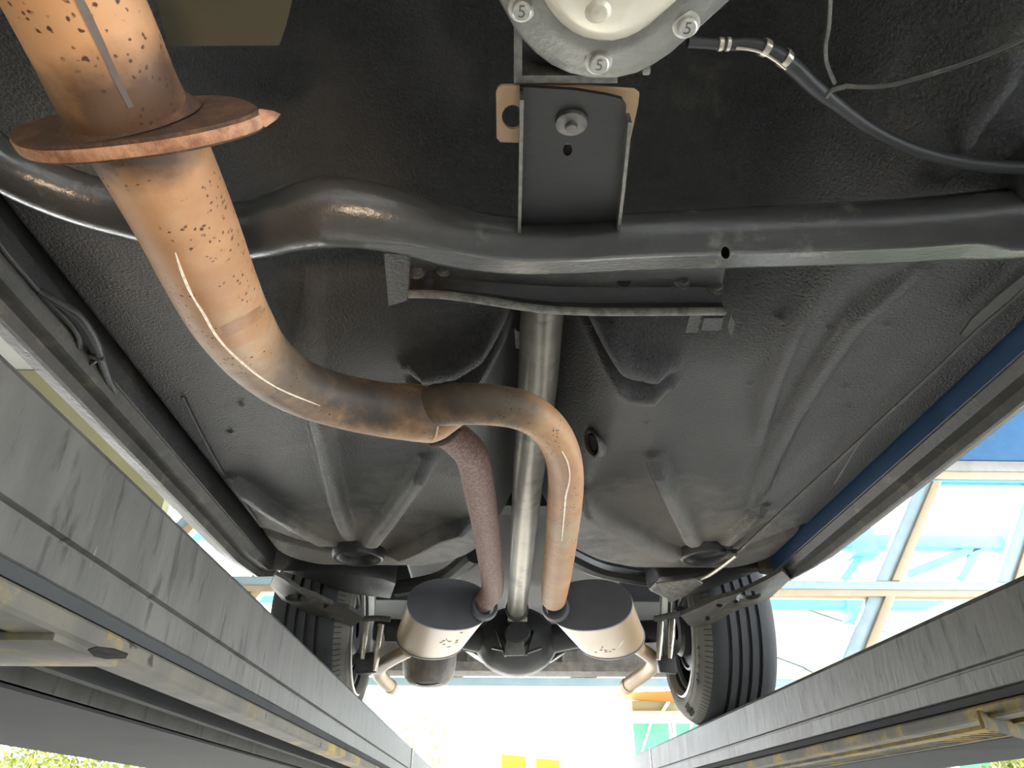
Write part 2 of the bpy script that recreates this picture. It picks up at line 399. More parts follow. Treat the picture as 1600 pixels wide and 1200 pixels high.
for (ua, ub) in ((988, 1047), (1054, 1110)):
    p, q = at(ua, 1131, y=YB), at(ub, 1176, y=YB)
    wf = obj('window', MB().box((p.x-.05, YB-.06, q.z-.5), (q.x+.05, YB-.01, p.z+.05)), WHITE, bd)
    obj('pane', MB().box((p.x, YB-.075, q.z-.45), (q.x, YB-.058, p.z)), GREEN, wf)
    obj('brace', MB().bar((p.x+.1, YB-.09, q.z), ((p.x+q.x)/2, YB-.09, p.z), .03, .03), WHITE, wf)
dp = thing('glass_door', 'grey glass door leaf standing open beside the white shop building', 'door', (at(966, 1170, y=12).x, 12, GZ))
p, q = at(958, 1142, y=12), at(977, 1200, y=12)
obj('frame', MB().box((p.x-.05, 12, GZ), (q.x+.05, 12.05, p.z+.05)), WHITE, dp)
obj('pane', MB().box((p.x, 11.985, GZ+.1), (q.x, 12.0, p.z)), FRAME, dp)
for (ua, ub, vt, lab) in ((783, 822, 1178, 'yellow panel standing beyond the door, the taller of the two'), (837, 874, 1184, 'yellow panel standing beyond the door, the shorter of the two')):
    p, q = at(ua, vt, y=10.5), at(ub, vt+1, y=10.5)
    yp = thing('yellow_panel', lab, 'panel', ((p.x+q.x)/2, 10.5, GZ))
    obj('board', MB().hexa([(p.x, 10.5, GZ+.1), (q.x, 10.5, GZ+.1), (q.x, 10.56, GZ+.1), (p.x, 10.56, GZ+.1), (p.x, 10.5, p.z), (q.x, 10.5, q.z-.02), (q.x, 10.56, q.z-.02), (p.x, 10.56, p.z)]), YELB, yp, bevel=.008)
    obj('foot', MB().box((p.x, 10.35, GZ), (p.x+.05, 10.7, GZ+.1)), BLACK, yp)
    obj('foot', MB().box((q.x-.05, 10.35, GZ), (q.x, 10.7, GZ+.1)), BLACK, yp)

def tree(name, label, c, rx, rz, n, m, size, trunk=True):
    t = thing(name, label, 'plant', (c[0], c[1], GZ))
    mb = MB()
    for i in range(n):
        d = rng.normal(size=3); d /= np.linalg.norm(d); r = rng.random()**.4
        p = Vector((c[0]+d[0]*rx*r, c[1]+d[1]*rx*.6*r, c[2]+d[2]*rz*r))
        a = Vector(rng.normal(size=3)).normalized(); b = a.cross(Vector(rng.normal(size=3))).normalized(); s = size*(.6+.8*rng.random())
        mb.add([p-a*s, p+b*s*.45, p+a*s, p-b*s*.45], [(0, 1, 2, 3)])
    obj('foliage', mb, m, t, kind='stuff')
    obj('trunk', MB().tube([(c[0], c[1], GZ), (c[0]+.03, c[1], c[2]*.3+GZ*.7), (c[0], c[1], c[2])], [.07, .05, .02], 8), BARK, t)
p = at(110, 1192, y=13); tree('leafy_shrub', 'yellow green leafy shrub seen under the outer edge of the near grey runway', (p.x, 13, p.z-.5), 1.6, .95, 5000, LEAFM, .06)
p = at(665, 1180, y=11); tree('young_tree', 'sparse pale young tree washed out by light beside the runway end', (p.x-.1, 11, p.z), .45, .55, 170, LEAFP, .05)
p = at(1590, 1205, y=12); tree('leafy_shrub', 'yellow green shrub seen below the runway that has the toothed rack', (p.x+.4, 12, p.z-.3), 1.1, .62, 2600, LEAFM, .06)
p = at(1508, 1200, y=13.3); q = at(1552, 1189, y=13.3)
gp = thing('green_hoarding', 'green hoarding panel with white frame under the runway that has the rack', 'panel', (p.x, 13.3, GZ))
obj('board', MB().box((at(1478, 1195, y=13.3).x, 13.3, GZ), (q.x, 13.35, q.z)), GREEN, gp)
for uu in (1440, 1492, 1556): obj('frame_post', MB().box((at(uu-4, 1195, y=13.25).x, 13.22, GZ), (at(uu+5, 1195, y=13.25).x, 13.3, q.z+.1)), WHITE, gp)

# ================================================================ LIFT RUNWAYS
def runway(name, label, xe, sgn, width, y0, y1):
    t = thing(name, label, 'lift runway', (xe + sgn*width/2, (y0+y1)/2, .118))
    X = lambda dx: xe + sgn*dx
    def sweep(prof):
        r = [[(X(dx), y, z) for dx, z in prof] for y in (y0, y1)]
        return MB().loft(r)
    W = width
    obj('deck_beam', sweep([(0, .262), (.006, .27), (W, .27), (W, .15), (W-.02, .122), (.172, .122), (.172, .165), (.026, .165), (.004, .135), (.002, .152), (0, .154), (0, .181), (.005, .183), (.005, .186), (0, .188)]), RUNW, t, sharp=20, bevel=0)
    obj('web_step', sweep([(-.006, .149), (-.001, .152), (.01, .152), (.01, .137), (-.006, .139)]), RUNL, t, sharp=20)
    obj('lower_lip', sweep([(-.010, .136), (.022, .136), (.022, .118), (-.010, .118), (-.013, .121), (-.013, .133)]), YEL, t, sharp=20, label='worn yellow lower lip')
    obj('underside_panel', sweep([(.172, .118), (W-.03, .118), (W-.03, .124), (.172, .124)]), RUNL, t)
    obj('edge_strip', sweep([(.070, .120), (.100, .120), (.100, .166), (.070, .166)] if sgn > 0 else [(.076, .120), (.088, .120), (.088, .166), (.076, .166)]), YEL if sgn > 0 else RUNL, t)
    return t, X
rl, XL = runway('lift_runway', 'grey lift runway without rack, dark seam along its inner side, beside the red brown pipe', -.33, -1, .575, -.9, 5.4)
rr, XR = runway('lift_runway', 'grey lift runway with a toothed rack underneath, beneath the wheel with the lettered tyre', .675, 1, .51, -.9, 5.4)
teeth = MB()
for i in range(84):
    y = 1.22 + i*.026
    teeth.hexa([(XR(.103), y, .121), (XR(.160), y+.010, .121), (XR(.160), y+.024, .121), (XR(.103), y+.014, .121),
                (XR(.103), y, .150), (XR(.160), y+.010, .150), (XR(.160), y+.024, .150), (XR(.103), y+.014, .150)])
teeth.box((XR(.158), 1.2, .119), (XR(.171), 3.4, .13))
obj('lock_rack', teeth, YEL, rr, kind='stuff', label='toothed steel lock rack')
# crossbeam strap under the left runway, angled strut under the right one
a = at(0, 1000, z=.113); b = at(0, 1041, z=.113)
obj('crossbeam', MB().box((XL(.575), a.y, .113), (XL(-.010), b.y, .119)), YEL, rl, bevel=.001, label='yellow stained crossbeam')
a2 = at(0, 988, z=.116)
obj('crossbeam_gap_shade', MB().box((XL(.575), a2.y, .1155), (XL(.10), a.y+.001, .119)), BLACK, rl)  # black bar draws the shadow gap before the crossbeam
obj('crossbeam', MB().bar(at(1532, 1124, z=.114), at(1660, 1160, z=.114), .022, .006), YEL, rr, bevel=.002)
scuff = MB()
q = at(160, 1020, z=.1)
pts = [at(u, v, z=.1125) for u, v in ((137, 1016), (150, 1012), (178, 1015), (200, 1023), (196, 1029), (165, 1030), (147, 1026))]
obj('chipped_patch', scuff.plate(pts, (), (0, 0, .001)), HOLE2, rl, label='dark chipped patch on the crossbeam')
for xx, par in ((XL(0), rl), (XR(0), rr)):
    s = 1 if par is rl else -1
    obj('joint_seam', MB().box((xx-.001, 3.35, .122), (xx+.003*s+.001, 3.362, .268)), STEELB, par)

# ================================================================ CAR BODY
XC = .09
body = thing('car_body', 'black undercoated underside of the raised car with ribbed floor pans', 'car', (XC, 1.5, .57))
# floor pan as one pressed sheet: two footwells, tunnel, ribs
XP = np.linspace(-.64, .85, 300); YP = np.linspace(-.35, 3.75, 720)
GX, GY = np.meshgrid(XP, YP)
def sstep(a, b, x):
    t = np.clip((x-a)/(b-a), 0, 1); return t*t*(3-2*t)
def rrect(x0, x1, y1, r_out, r_in, outer_left):
    ya = -2.0
    rl_, rr_ = (r_out, r_in) if outer_left else (r_in, r_out)
    cxm = (x0+x1)/2
    r = np.where(GX < cxm, rl_, rr_)
    hx, hy = (x1-x0)/2, (y1-ya)/2
    qx = np.abs(GX-cxm)-hx+r; qy = np.abs(GY-(y1+ya)/2)-hy+r
    return np.minimum(np.maximum(qx, qy), 0) + np.hypot(np.maximum(qx, 0), np.maximum(qy, 0)) - r
sdL = rrect(-.585, -.045, 2.035, .16, .24, True)
sdR = rrect(.215, .775, 2.04, .16, .30, False)
ZP = .63
front = sstep(1.0, .45, GY)
zt = .88 + .17*front
inner = np.where(GX < XC, GX > -.3, GX < .5)      # side that faces the tunnel
def up(sd):
    wid = np.where(inner, .17, .05)
    rear = GY > 1.98
    wid = np.where(rear, .06, wid)
    return sstep(-.02, 1, sd/wid)
uL, uR = up(sdL), up(sdR)
U = np.minimum(uL, uR)
U = np.maximum(U, front*sstep(.46, .26, np.abs(GX-XC+.06)))
ztop = np.where(np.abs(GX-XC) < .52, zt, .74)
ztop = np.where(GY > 1.98, .80, ztop)
Z = ZP + (ztop-ZP)*U
# rear: seat pan step, wheel houses
Z = np.where(GY > 2.02, np.maximum(Z, ZP + (.80-ZP)*sstep(2.02, 2.12, GY)), Z)
wh = sstep(.40, .46, np.abs(GX-XC)) * sstep(2.16, 2.24, GY) * sstep(3.05, 2.97, GY)
Z = Z + (.96-Z)*wh
Z = Z - .05*sstep(.35, .2, np.abs(GX-XC-.02))*sstep(2.2, 2.4, GY)*sstep(2.5, 2.4, GY)*0
def rib(pts, w, h, zpl=ZP, taper=True):
    global Z
    P = [at(u, v, z=zpl) for u, v in pts]
    best = np.full(GX.shape, 9.); par = np.zeros(GX.shape); n = len(P)-1
    for i in range(n):
        ax, ay, bx, by = P[i].x, P[i].y, P[i+1].x, P[i+1].y
        dx, dy = bx-ax, by-ay; L2 = dx*dx+dy*dy
        t = np.clip(((GX-ax)*dx+(GY-ay)*dy)/L2, 0, 1)
        d = np.hypot(GX-ax-t*dx, GY-ay-t*dy); m = d < best
        best = np.where(m, d, best); par = np.where(m, (i+t)/n, par)
    e = np.minimum(par, 1-par)
    k = np.where(e < .12, .35+.65*e/.12, 1) if taper else 1
    Z = Z - (2.3 if h > .007 else 1.6)*h*k*np.exp(-(best/(w*.9))**5)
R_ = .016
rib([(487, 600), (500, 660), (513, 720), (530, 790), (547, 838)], .020, .013)
rib([(668, 715), (635, 765), (606, 808), (574, 850)], .022, .015)
rib([(738, 812), (692, 826), (655, 846), (612, 864)], .020, .016)
rib([(362, 745), (415, 785), (470, 818), (520, 848)], .018, .012)
rib([(412, 830), (455, 845), (525, 862)], .020, -.013)
rib([(1022, 712), (1048, 772), (1085, 848)], .022, .015)
rib([(905, 770), (935, 800), (985, 822), (1030, 850), (1065, 862)], .020, .018)
rib([(1195, 790), (1130, 848)], .016, .009)
rib([(1215, 812), (1140, 852)], .018, -.010)
rib([(1262, 822), (1155, 862)], .018, -.012)
# chevrons on the tunnel shoulders
for pts in ([(884, 494), (930, 512), (980, 534), (1046, 545)], [(884, 520), (930, 545), (975, 570), (1040, 574)],
            [(806, 494), (760, 512), (712, 534), (640, 545)], [(806, 520), (760, 545), (715, 570), (652, 574)]):
    rib(pts, .017, .020, .66)
# long swages on the outer right floor
rib([(1435, 425), (1340, 500), (1290, 570), (1240, 650), (1208, 715), (1180, 790)], .018, .0068)
rib([(1300, 425), (1240, 520), (1205, 610), (1182, 690)], .016, .006)
rib([(1500, 60), (1440, 120), (1395, 200), (1370, 260)], .016, .010)
rib([(1590, 80), (1510, 190), (1470, 270)], .016, .009)
rib([(1240, 10), (1290, 90), (1330, 150)], .016, .006)
rib([(480, 470), (486, 600)], .018, .008)
# small spot-weld dimples
for (u, v) in [(1222, 508), (1295, 512), (1385, 508), (1172, 600), (1242, 602), (1320, 603), (1325, 635), (1010, 660), (975, 575), (912, 576), (1215, 508), (378, 590), (376, 632), (360, 675)]:
    c = at(u, v, z=ZP); Z = Z - .005*np.exp(-((GX-c.x)**2+(GY-c.y)**2)/.0045**2)
for (u, v) in ((560, 868), (1103, 868)):
    c = at(u, v, z=ZP-.004); Z = Z + .03*sstep(.054, .048, np.hypot(GX-c.x, GY-c.y))
V = np.stack([GX, GY, Z], -1).reshape(-1, 3)
ny, nx = GX.shape
idx = np.arange(ny*nx).reshape(ny, nx)
Fq = np.stack([idx[:-1, :-1], idx[1:, :-1], idx[1:, 1:], idx[:-1, 1:]], -1).reshape(-1, 4)
pan_bvh_pts = V
org = ORIGIN[body.name]
def grid_part(name, Fs, m):
    used = np.unique(Fs); remap = np.zeros(len(V), np.int32); remap[used] = np.arange(len(used)); Fs = remap[Fs]
    me = bpy.data.meshes.new(name)
    me.vertices.add(len(used)); me.vertices.foreach_set('co', (V[used]-np.array(org)).astype(np.float32).ravel())
    me.loops.add(Fs.size); me.loops.foreach_set('vertex_index', Fs.ravel().astype(np.int32))
    me.polygons.add(len(Fs)); me.polygons.foreach_set('loop_start', np.arange(0, Fs.size, 4, dtype=np.int32))
    me.update(calc_edges=True); me.validate(); me.shade_smooth(); me.materials.append(m)
    return link(name, me, body, org)
fy_ = V[Fq].mean(1)[:, 1]
grid_part('floor_pan', Fq[fy_ < 2.055], UNDER)
grid_part('rear_floor', Fq[fy_ >= 2.055], REARF)
def zfloor(x, y):
    i = int(np.clip(np.searchsorted(YP, y), 0, ny-1)); j = int(np.clip(np.searchsorted(XP, x), 0, nx-1)); return float(Z[i, j])
def onpan(u, v, lift=.004):
    z = ZP
    for _ in range(12):
        p = at(u, v, z=z); z = .5*z+.5*zfloor(p.x, p.y)
    p = at(u, v, z=z-lift); return p

# sills
def sill(s):
    X = lambda dx: XC + s*dx
    prof = [(.700, .76), (.705, .60), (.718, .586), (.738, .582), (.743, .566), (.751, .566), (.756, .584), (.80, .592), (.835, .625), (.85, .70), (.86, .95), (.84, .97), (.72, .97), (.70, .90)]
    ys = [-.6, 0, .6, 1.2, 1.8, 1.98, 2.06]; sc = [0, 0, 0, 0, 0, .015, .04]
    rings = [[(X(dx - (.02 if k > 5 else 0)), y, z + d) for dx, z in prof] for k, (y, d) in enumerate(zip(ys, sc))]
    return MB().loft(rings)
obj('sill', sill(-1), GREY, body, sharp=30)
obj('sill', sill(1), GREY, body, sharp=30)
# channel between floor and sill, blue outside light coloured into the right wall
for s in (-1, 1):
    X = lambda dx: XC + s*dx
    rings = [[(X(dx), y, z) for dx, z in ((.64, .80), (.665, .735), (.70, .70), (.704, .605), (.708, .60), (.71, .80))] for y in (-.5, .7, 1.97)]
    obj('channel_panel', MB().loft(rings), BLUETINT if s > 0 else UNDER2, body, label='channel wall with blue outside light in its colour' if s > 0 else None)
# rear body: valance, quarter sides, spare well
obj('rear_valance', MB().loft([[(x, y, z) for y, z in ((3.62, .80), (3.62, .66), (3.66, .625), (3.74, .612), (3.82, .63), (3.86, .72), (3.86, .95), (3.7, .95))] for x in (-.70, -.69, -.15, -.14, .3, .31, .88, .89)]), VAL, body, sharp=25, label='scuffed grey rear valance')
for u in (770, 785, 800, 812, 850, 880, 730):
    p = at(u, 1045, y=3.615); obj('valance_rib', MB().box((p.x-.006, 3.606, .655), (p.x+.006, 3.63, .74)), VAL, body, bevel=.003)
p = at(670, 1048, y=3.3)
prof = [(.0, .503), (.05, .505), (.08, .513), (.10, .53), (.112, .56), (.118, .6), (.12, .80)]
obj('spare_well', MB().lathe([(r, z) for r, z in prof], (p.x, 3.3, -.005), (0, 0, 1), 40), VAL, body)
obj('well_ring', MB().lathe([(.045, .0), (.05, -.004), (.055, 0), (.05, .004), (.045, 0)], (p.x, 3.27, .508), (0, -.3, 1), 28), UNDER2, body)
# axle hump / tank panel behind the differential
tp = [(740, 1018), (782, 1043), (838, 1043), (880, 1018), (905, 1000), (715, 1000)]
ring0 = [at(u, v, y=2.95) for u, v in tp]; ring1 = [q + Vector((0, .25, .02)) for q in ring0]
obj('tank_panel', MB().loft([ring0, ring1]), UNDER2, body, bevel=.006)
obj('tank_seam', MB().tube([at(u, v, y=2.94) for u, v in ((716, 1016), (740, 1019), (782, 1044), (838, 1044), (880, 1019), (902, 1016))], .004, 8, 4), BOLTD, body)
# sill end brackets with holes
def pix_plate(outline, holes, zf, off=(0, 0, .012)):
    o = [at(u, v, z=zf(u)) for u, v in outline]; hs = []
    for (u, v, a, b, n) in holes:
        hs.append([at(u+a*math.cos(2*math.pi*k/n), v+b*math.sin(2*math.pi*k/n), z=zf(u)) for k in range(n)])
    return MB().plate(o, hs, off)
zl = lambda u: .575 - .05*(u-425)/140
outl = [(422, 915), (440, 937), (475, 955), (497, 967), (513, 978), (530, 983), (546, 981), (557, 975), (568, 966), (545, 951), (520, 945), (490, 931), (470, 924), (445, 906), (430, 898)]
obj('arm_bracket', pix_plate(outl, [(463, 934, 18, 6, 16), (508, 947, 6, 3.2, 10), (522, 969, 5, 3.2, 10)], zl), GREY, body, label='grey bracket plate with one long and two small holes')
zr = lambda u: .575 - .05*(1225-u)/150
outr = [(1235, 905), (1204, 934), (1190, 942), (1160, 950), (1135, 962), (1112, 976), (1088, 980), (1076, 977), (1063, 962), (1080, 955), (1120, 937), (1160, 925), (1200, 905), (1222, 892)]
obj('arm_bracket', pix_plate(outr, [(1170, 930, 19, 7, 16), (1149, 940, 5, 2.6, 10), (1124, 946, 5.5, 3, 10), (1105, 966, 6, 3.6, 10)], zr), GREY, body, label='grey bracket plate with one large and three small holes')
# boxed chassis legs above the brackets (dark)
for pts, zz in (([(440, 892), (480, 905), (560, 930), (610, 935), (618, 912), (600, 905), (520, 893)], .63), ([(1215, 888), (1180, 900), (1110, 925), (1040, 940), (1010, 925), (1030, 905), (1120, 893)], .63)):
    o = [at(u, v, z=zz) for u, v in pts]; obj('chassis_leg', MB().plate(o, (), (0, .03, .12)), UNDER2, body, bevel=.025)
tri = [(1025, 912), (1047, 942), (1070, 932), (1098, 912), (1085, 905)]
obj('stone_guard', MB().plate([at(u, v, z=.585) for u, v in tri], (), (0, 0, .004)), PALEST, body, label='small grey triangular guard')
obj('seat_rail', MB().tube([at(742, 866, z=.72), at(690, 905, z=.72), at(620, 920, z=.72)], .03, 10), UNDER2, body)
obj('seat_rail', MB().tube([at(885, 866, z=.72), at(940, 890, z=.72), at(1030, 905, z=.72)], .03, 10), UNDER2, body)
# front crossmember
cm = [(-90, 175, 82), (0, 255, 84), (110, 305, 84), (220, 335, 86), (330, 362, 90), (400, 358, 92), (450, 345, 98), (510, 332, 112), (575, 337, 106), (640, 352, 98), (710, 373, 98), (790, 385, 96), (880, 387, 92), (1000, 380, 96), (1200, 372, 102), (1400, 364, 106), (1550, 352, 112), (1680, 338, 116)]
P = [at(u, v, z=.585) for u, v, _ in cm]; R = [w_/2*depth(q)/F for q, (_, _, w_) in zip(P, cm)]
fn_ = Vector((0, .36, -.933))
def flat_under(p, o, r):      # the tube is pressed flat along its lower rear side
    f = min(1, max(0, (p.x+.17)/.12)) * min(1, max(.25, (.60-p.x)/.06))
    lim = r*(1 - .30*f); d = o.dot(fn_)
    return o - fn_*(d-lim) if d > lim else o
cmb = MB().tube(P, R, 40, 8, squash=.96, warp=flat_under)
obj('crossmember', cmb, CROSS, body, sharp=50)
cbv = cmb.bvh()
sl = MB(); hp = on(cbv, 1133, 393, -.003); hq = on(cbv, 1135, 388)
obj('drain_slot_shade', MB().lathe([(0, .0035), (.005, .003), (.0075, .0005), (.0085, -.003)], on(cbv, 1133, 393), (on(cbv, 1133, 393)*-1).normalized(), 16, sx=.62), FLATBLK, body, label='dark oval cap for the shade in the drain slot')  # raised cap, flat black in place of the shade inside the slot
# rail end the crossmember bolts to
o_ = [at(u, v, z=.575) for u, v in ((1542, 412), (1570, 380), (1590, 340), (1600, 300), (1660, 270), (1760, 380), (1640, 402), (1600, 403))]
obj('rail_end', MB().plate(o_, (), (0, 0, .09)), UNDER2, body, bevel=.012)
# second cross bracket (angle) behind the crossmember
lip = [(638, 459), (680, 460), (720, 464), (760, 470), (810, 478), (860, 484), (930, 487), (1040, 487), (1133, 486)]
LP = [at(u, v, z=.592) for u, v in lip]
TP = [at(u, 421, z=.622) for u, v in lip]
web = MB()
web.loft([[p, p.lerp(q, .12)+Vector((0, .010, .014)), p.lerp(q, .5)+Vector((0, .012, .016)), p.lerp(q, .75)+Vector((0, .006, .006)), q, q+Vector((0, -.03, 0)), q+Vector((0, -.03, .006)), q+Vector((0, .02, .03)), p+Vector((0, .03, .02))] for p, q in zip(LP, TP)])
wo = obj('cross_bracket', web, UNDER2, body, sharp=40)
obj('bracket_lip', MB().tube(LP, .0056, 10, 4), PALEST, body, label='grey rolled lip of the cross bracket')  # light caught by the lip is put into its colour
wb = web.bvh()
def bolt(name, p, axis, r, m, parent, hexa=True, flange=1.45, h=.8):
    mb = MB()
    mb.lathe([(0, r*.25), (r*flange*.8, r*.25), (r*flange, r*.12), (r*flange, -r*.2), (0, -r*.2)], p, axis, 24)
    mb.lathe([(0, r*h), (r*.82, r*h), (r*.96, r*(h-.12)), (r*.98, r*.2)], p, axis, 6 if hexa else 20)
    return obj(name, mb, m, parent, sharp=40)
for (u, v, px) in ((652, 424, 9), (693, 422, 8), (1066, 440, 9), (1118, 448, 9.5)):
    q = on(wb, u, v)
    if q: bolt('bolt', q, Vector((0, -1, -.25)), px*depth(q)/F, BOLTD, body, False)
q = on(wb, 975, 440)
if q: obj('bracket_hole', MB().lathe([(0, .001), (.009, .001), (.0098, -.002)], q, (0, -1, -.2), 18), BLACK, body)
# small tabs near it
for pts in ([(1137, 512), (1142, 492), (1149, 505), (1143, 528)], [(1095, 517), (1100, 497), (1130, 497), (1126, 517)], [(1070, 520), (1082, 480), (1098, 480), (1090, 520)], [(806, 545), (803, 512), (812, 520), (815, 546)]):
    zz = .624 if pts[0][0] != 806 else .70
    obj('tab', MB().plate([at(u, v, z=zz) for u, v in pts], (), (0, 0, .003)), REARF if pts[0][0] < 700 else UNDER, body)
obj('strap_bracket', MB().plate([at(u, v, z=.61) for u, v in ((600, 395), (642, 400), (636, 470), (607, 478))], (), (0, 0, .003)), UNDER, body)
# drain plugs in the footwells
for (u, v) in ((560, 868), (1103, 868)):
    c = at(u, v, z=ZP-.015)
    ring = obj('drain_plug', MB().lathe([(.046, .012), (.048, .002), (.051, -.003), (.055, -.009), (.062, -.011), (.068, -.008), (.073, .016)], c, (0, 0, 1), 40), UNDER2, body, sharp=60)
    obj('plug_dish', MB().lathe([(0, .010), (.03, .010), (.040, .013), (.047, .008)], c, (0, 0, 1), 32), BLACK, ring)
# oval knock-out and cover on the tunnel side
c = onpan(926, 692, .012); ga = (c*-1).normalized() + Vector((-.25, .25, 0)); gr = 24*depth(c)/F
gro = obj('tunnel_grommet', MB().lathe([(gr*.62, -.012), (gr*.70, .004), (gr*.82, .009), (gr*.96, .006), (gr*1.04, -.004), (gr*1.1, -.03)], c, ga, 36, sx=.55), GREY, body, label='grey oval rim on the tunnel side')
obj('grommet_plug', MB().lathe([(0, -.002), (gr*.5, -.003), (gr*.66, -.010)], c, ga, 30, sx=.55), BLACK, gro)
# heat shield panel over the front pipe
obj('heat_shield', MB().plate([at(u, v, z=.62) for u, v in ((230, -60), (470, -60), (447, 40), (436, 71), (262, 72))], (), (0, 0, .004)), OLIVE, body, label='olive heat shield panel')
# transmission mount bracket on the crossmember
A, B, C, D = at(812, 136, z=.552), at(980, 152, z=.552), at(962, 348, z=.588), at(809, 352, z=.588)
def bil(s, t): return A.lerp(B, s).lerp(D.lerp(C, s), t)
slot = [bil(.47 + .045*math.cos(2*math.pi*k/14), .375 + .045*math.sin(2*math.pi*k/14)) for k in range(14)]
obj('mount_bracket', MB().plate([bil(0, 0), bil(.5, -.012), bil(.80, .0), bil(.95, .015), bil(1, .06), bil(1, 1), bil(0, 1)], [slot], (0, .0, .004)), BRKT, body)
for s in (0, 1):
    e = [bil(s, t) for t in (0.02+.08*s, .3, .6, 1.0)]
    mb = MB(); dr = Vector((0, -.004, -.020))
    t_ = Vector((.0035, 0, 0))
    mb.loft([[q, q+t_, q+t_+dr*k, q+dr*k] for q, k in zip(e, (.9, 1, 1, .75))])
    obj('bracket_flange', mb, BOLTD, body, label='grey bare edge of the mount bracket')
mp = [at(u, v, z=.574) for u, v in ((778, 138), (784, 134), (900, 134), (992, 141), (999, 147), (997, 165), (985, 218), (978, 226), (880, 226), (782, 222), (776, 216), (775, 145))]
hl = [at(801+17*math.cos(k*math.pi/8), 183+19*math.sin(k*math.pi/8), z=.574) for k in range(16)]
obj('mount_plate', MB().plate(mp, [hl], (0, 0, .003)), TAN, body, label='tan gasket plate with a round hole')
q = bil(.49, .18) + Vector((0, 0, -.002))
pn = (B-A).cross(D-A).normalized(); pn = pn if pn.z < 0 else -pn
bolt('bolt', q+pn*.002, pn, 10*depth(q)/F, BOLTD, body, False, 1.3, 1.0)
obj('washer', MB().lathe([(0, .003), (.0135, .003), (.0150, .0022), (.0152, -.004)], q, pn, 30), BOLTD, body)
# fuel lines in the left channel
def line(name, pts, z, wpx, m, parent, seg=10, **k):
    P = [at(u, v, z=(z if not callable(z) else z(i))) for i, (u, v) in enumerate(pts)]
    R = [wpx/2*depth(q)/F for q in P]
    return obj(name, MB().tube(P, R, seg, 5), m, parent, **k)
line('fuel_line', [(-60, 300), (10, 395), (40, 430), (72, 468), (105, 500), (122, 525), (124, 550), (121, 575)], .60, 9, UNDER2, body)
line('fuel_line', [(60, 455), (100, 478), (125, 495), (148, 530), (158, 560), (170, 595), (190, 630), (225, 672), (265, 715)], .60, 13, UNDER2, body)
line('pipe_clip', [(140, 556), (150, 558), (163, 560)], .597, 9, BOLTD, body)
line('pipe_clip', [(116, 578), (128, 585), (140, 570), (152, 562)], .597, 7, BOLTD, body)
# brake cable along the right side
cab = [(1720, 330), (1600, 452), (1530, 513), (1460, 580), (1392, 642), (1330, 700), (1262, 762), (1205, 815), (1150, 866)]
line('brake_cable', cab, .60, 5.5, GREY, body)
line('brake_cable', [(1150, 868), (1128, 885), (1105, 900), (1083, 907)], .595, 6, STEELB, body)
obj('cable_clip', MB().box(tuple(at(1141, 868, z=.598)-Vector((.012, .02, .002))), tuple(at(1141, 868, z=.598)+Vector((.016, .02, .012)))), GREY, body, bevel=.003)
line('brake_cable', [(1395, 640), (1372, 660), (1345, 690), (1320, 730), (1305, 755)], .61, 3, GREY, body)
for pts in ([(1500, 525), (1518, 500), (1560, 462), (1600, 430), (1612, 438), (1560, 486), (1515, 526)],):
    obj('cable_bracket', MB().plate([at(u, v, z=.612) for u, v in pts], (), (0, 0, .004)), GREY, body)
line('seam_bead', [(285, 620), (320, 690), (352, 745), (400, 812)], .628, 4, UNDER2, body)

# ================================================================ GEARBOX
gb = thing('gearbox', 'cast aluminium gearbox with cream sump and zinc bolts above the mount bracket', 'gearbox', (at(945, 0, z=.52).x, .25, .5))
out = [(755, -60), (766, -25), (780, 0), (792, 22), (803, 42), (818, 62), (838, 83), (862, 101), (890, 114), (925, 122), (960, 122), (993, 114), (1020, 101), (1048, 82), (1073, 60), (1096, 40), (1118, 20), (1142, -2), (1170, -28), (1185, -60), (1185, -140), (1170, -170), (770, -170), (755, -140)]
cu, cv = 955, -45
def gring(s, z, soft=0): return [at(cu+(u-cu)*s, cv+(v-cv)*s, z=z) for u, v in out]
obj('pan_flange', MB().loft([gring(1.0, .545), gring(1.0, .529), gring(.985, .5255), gring(.93, .526), gring(.90, .5235), gring(.83, .523), gring(.79, .520), gring(.70, .519), gring(.66, .521)]), CAST, gb, sharp=50)
obj('sump', MB().loft([gring(.655, .524), gring(.635, .515), gring(.60, .507), gring(.55, .5025), gring(.35, .500), gring(.15, .4995)]), SUMP, gb, sharp=60, label='cream drain sump')
for (u, v) in ((815, 12), (935, 95), (1072, 38)):
    q = at(u, v, z=.5215); bolt('bolt', q, Vector((0, -.12, -1)), 16*depth(q)/F, BOLT, gb, False, 1.35, .95)
for (u, v) in ((815, 12), (935, 95), (1072, 38)):
    q = at(u, v, z=.5215) + Vector((0, -.12, -1)).normalized()*16*depth(at(u, v, z=.5215))/F*.95
    o = bpy.data.objects.new('head_mark', text_mesh('head_mark', '5', .013, .0003, BOLTD)); COL.objects.link(o); o.parent = gb; o.location = q - ORIGIN[gb.name]
    o.rotation_euler = (math.pi - .12, 0, 0); ORIGIN[o.name] = ORIGIN[gb.name]
th = [(803, 40), (965, 40), (965, 130), (803, 130)]
hole = [at(u, v, z=.556) for u, v in ((816, 40), (950, 40), (950, 118), (816, 118))]
obj('tail_housing', MB().plate([at(u, v, z=.556) for u, v in th], [hole], (0, 0, .02)), BOLTD, gb, bevel=.002)
obj('tail_cover', MB().plate([at(u, v, z=.575) for u, v in ((806, 30), (962, 30), (962, 128), (806, 128))], (), (0, 0, .06)), BLACK, gb)
obj('casting_tab', MB().box(tuple(at(1003, 119, z=.532)), tuple(at(1018, 108, z=.532)+Vector((0, 0, .012)))), CAST, gb, bevel=.002)
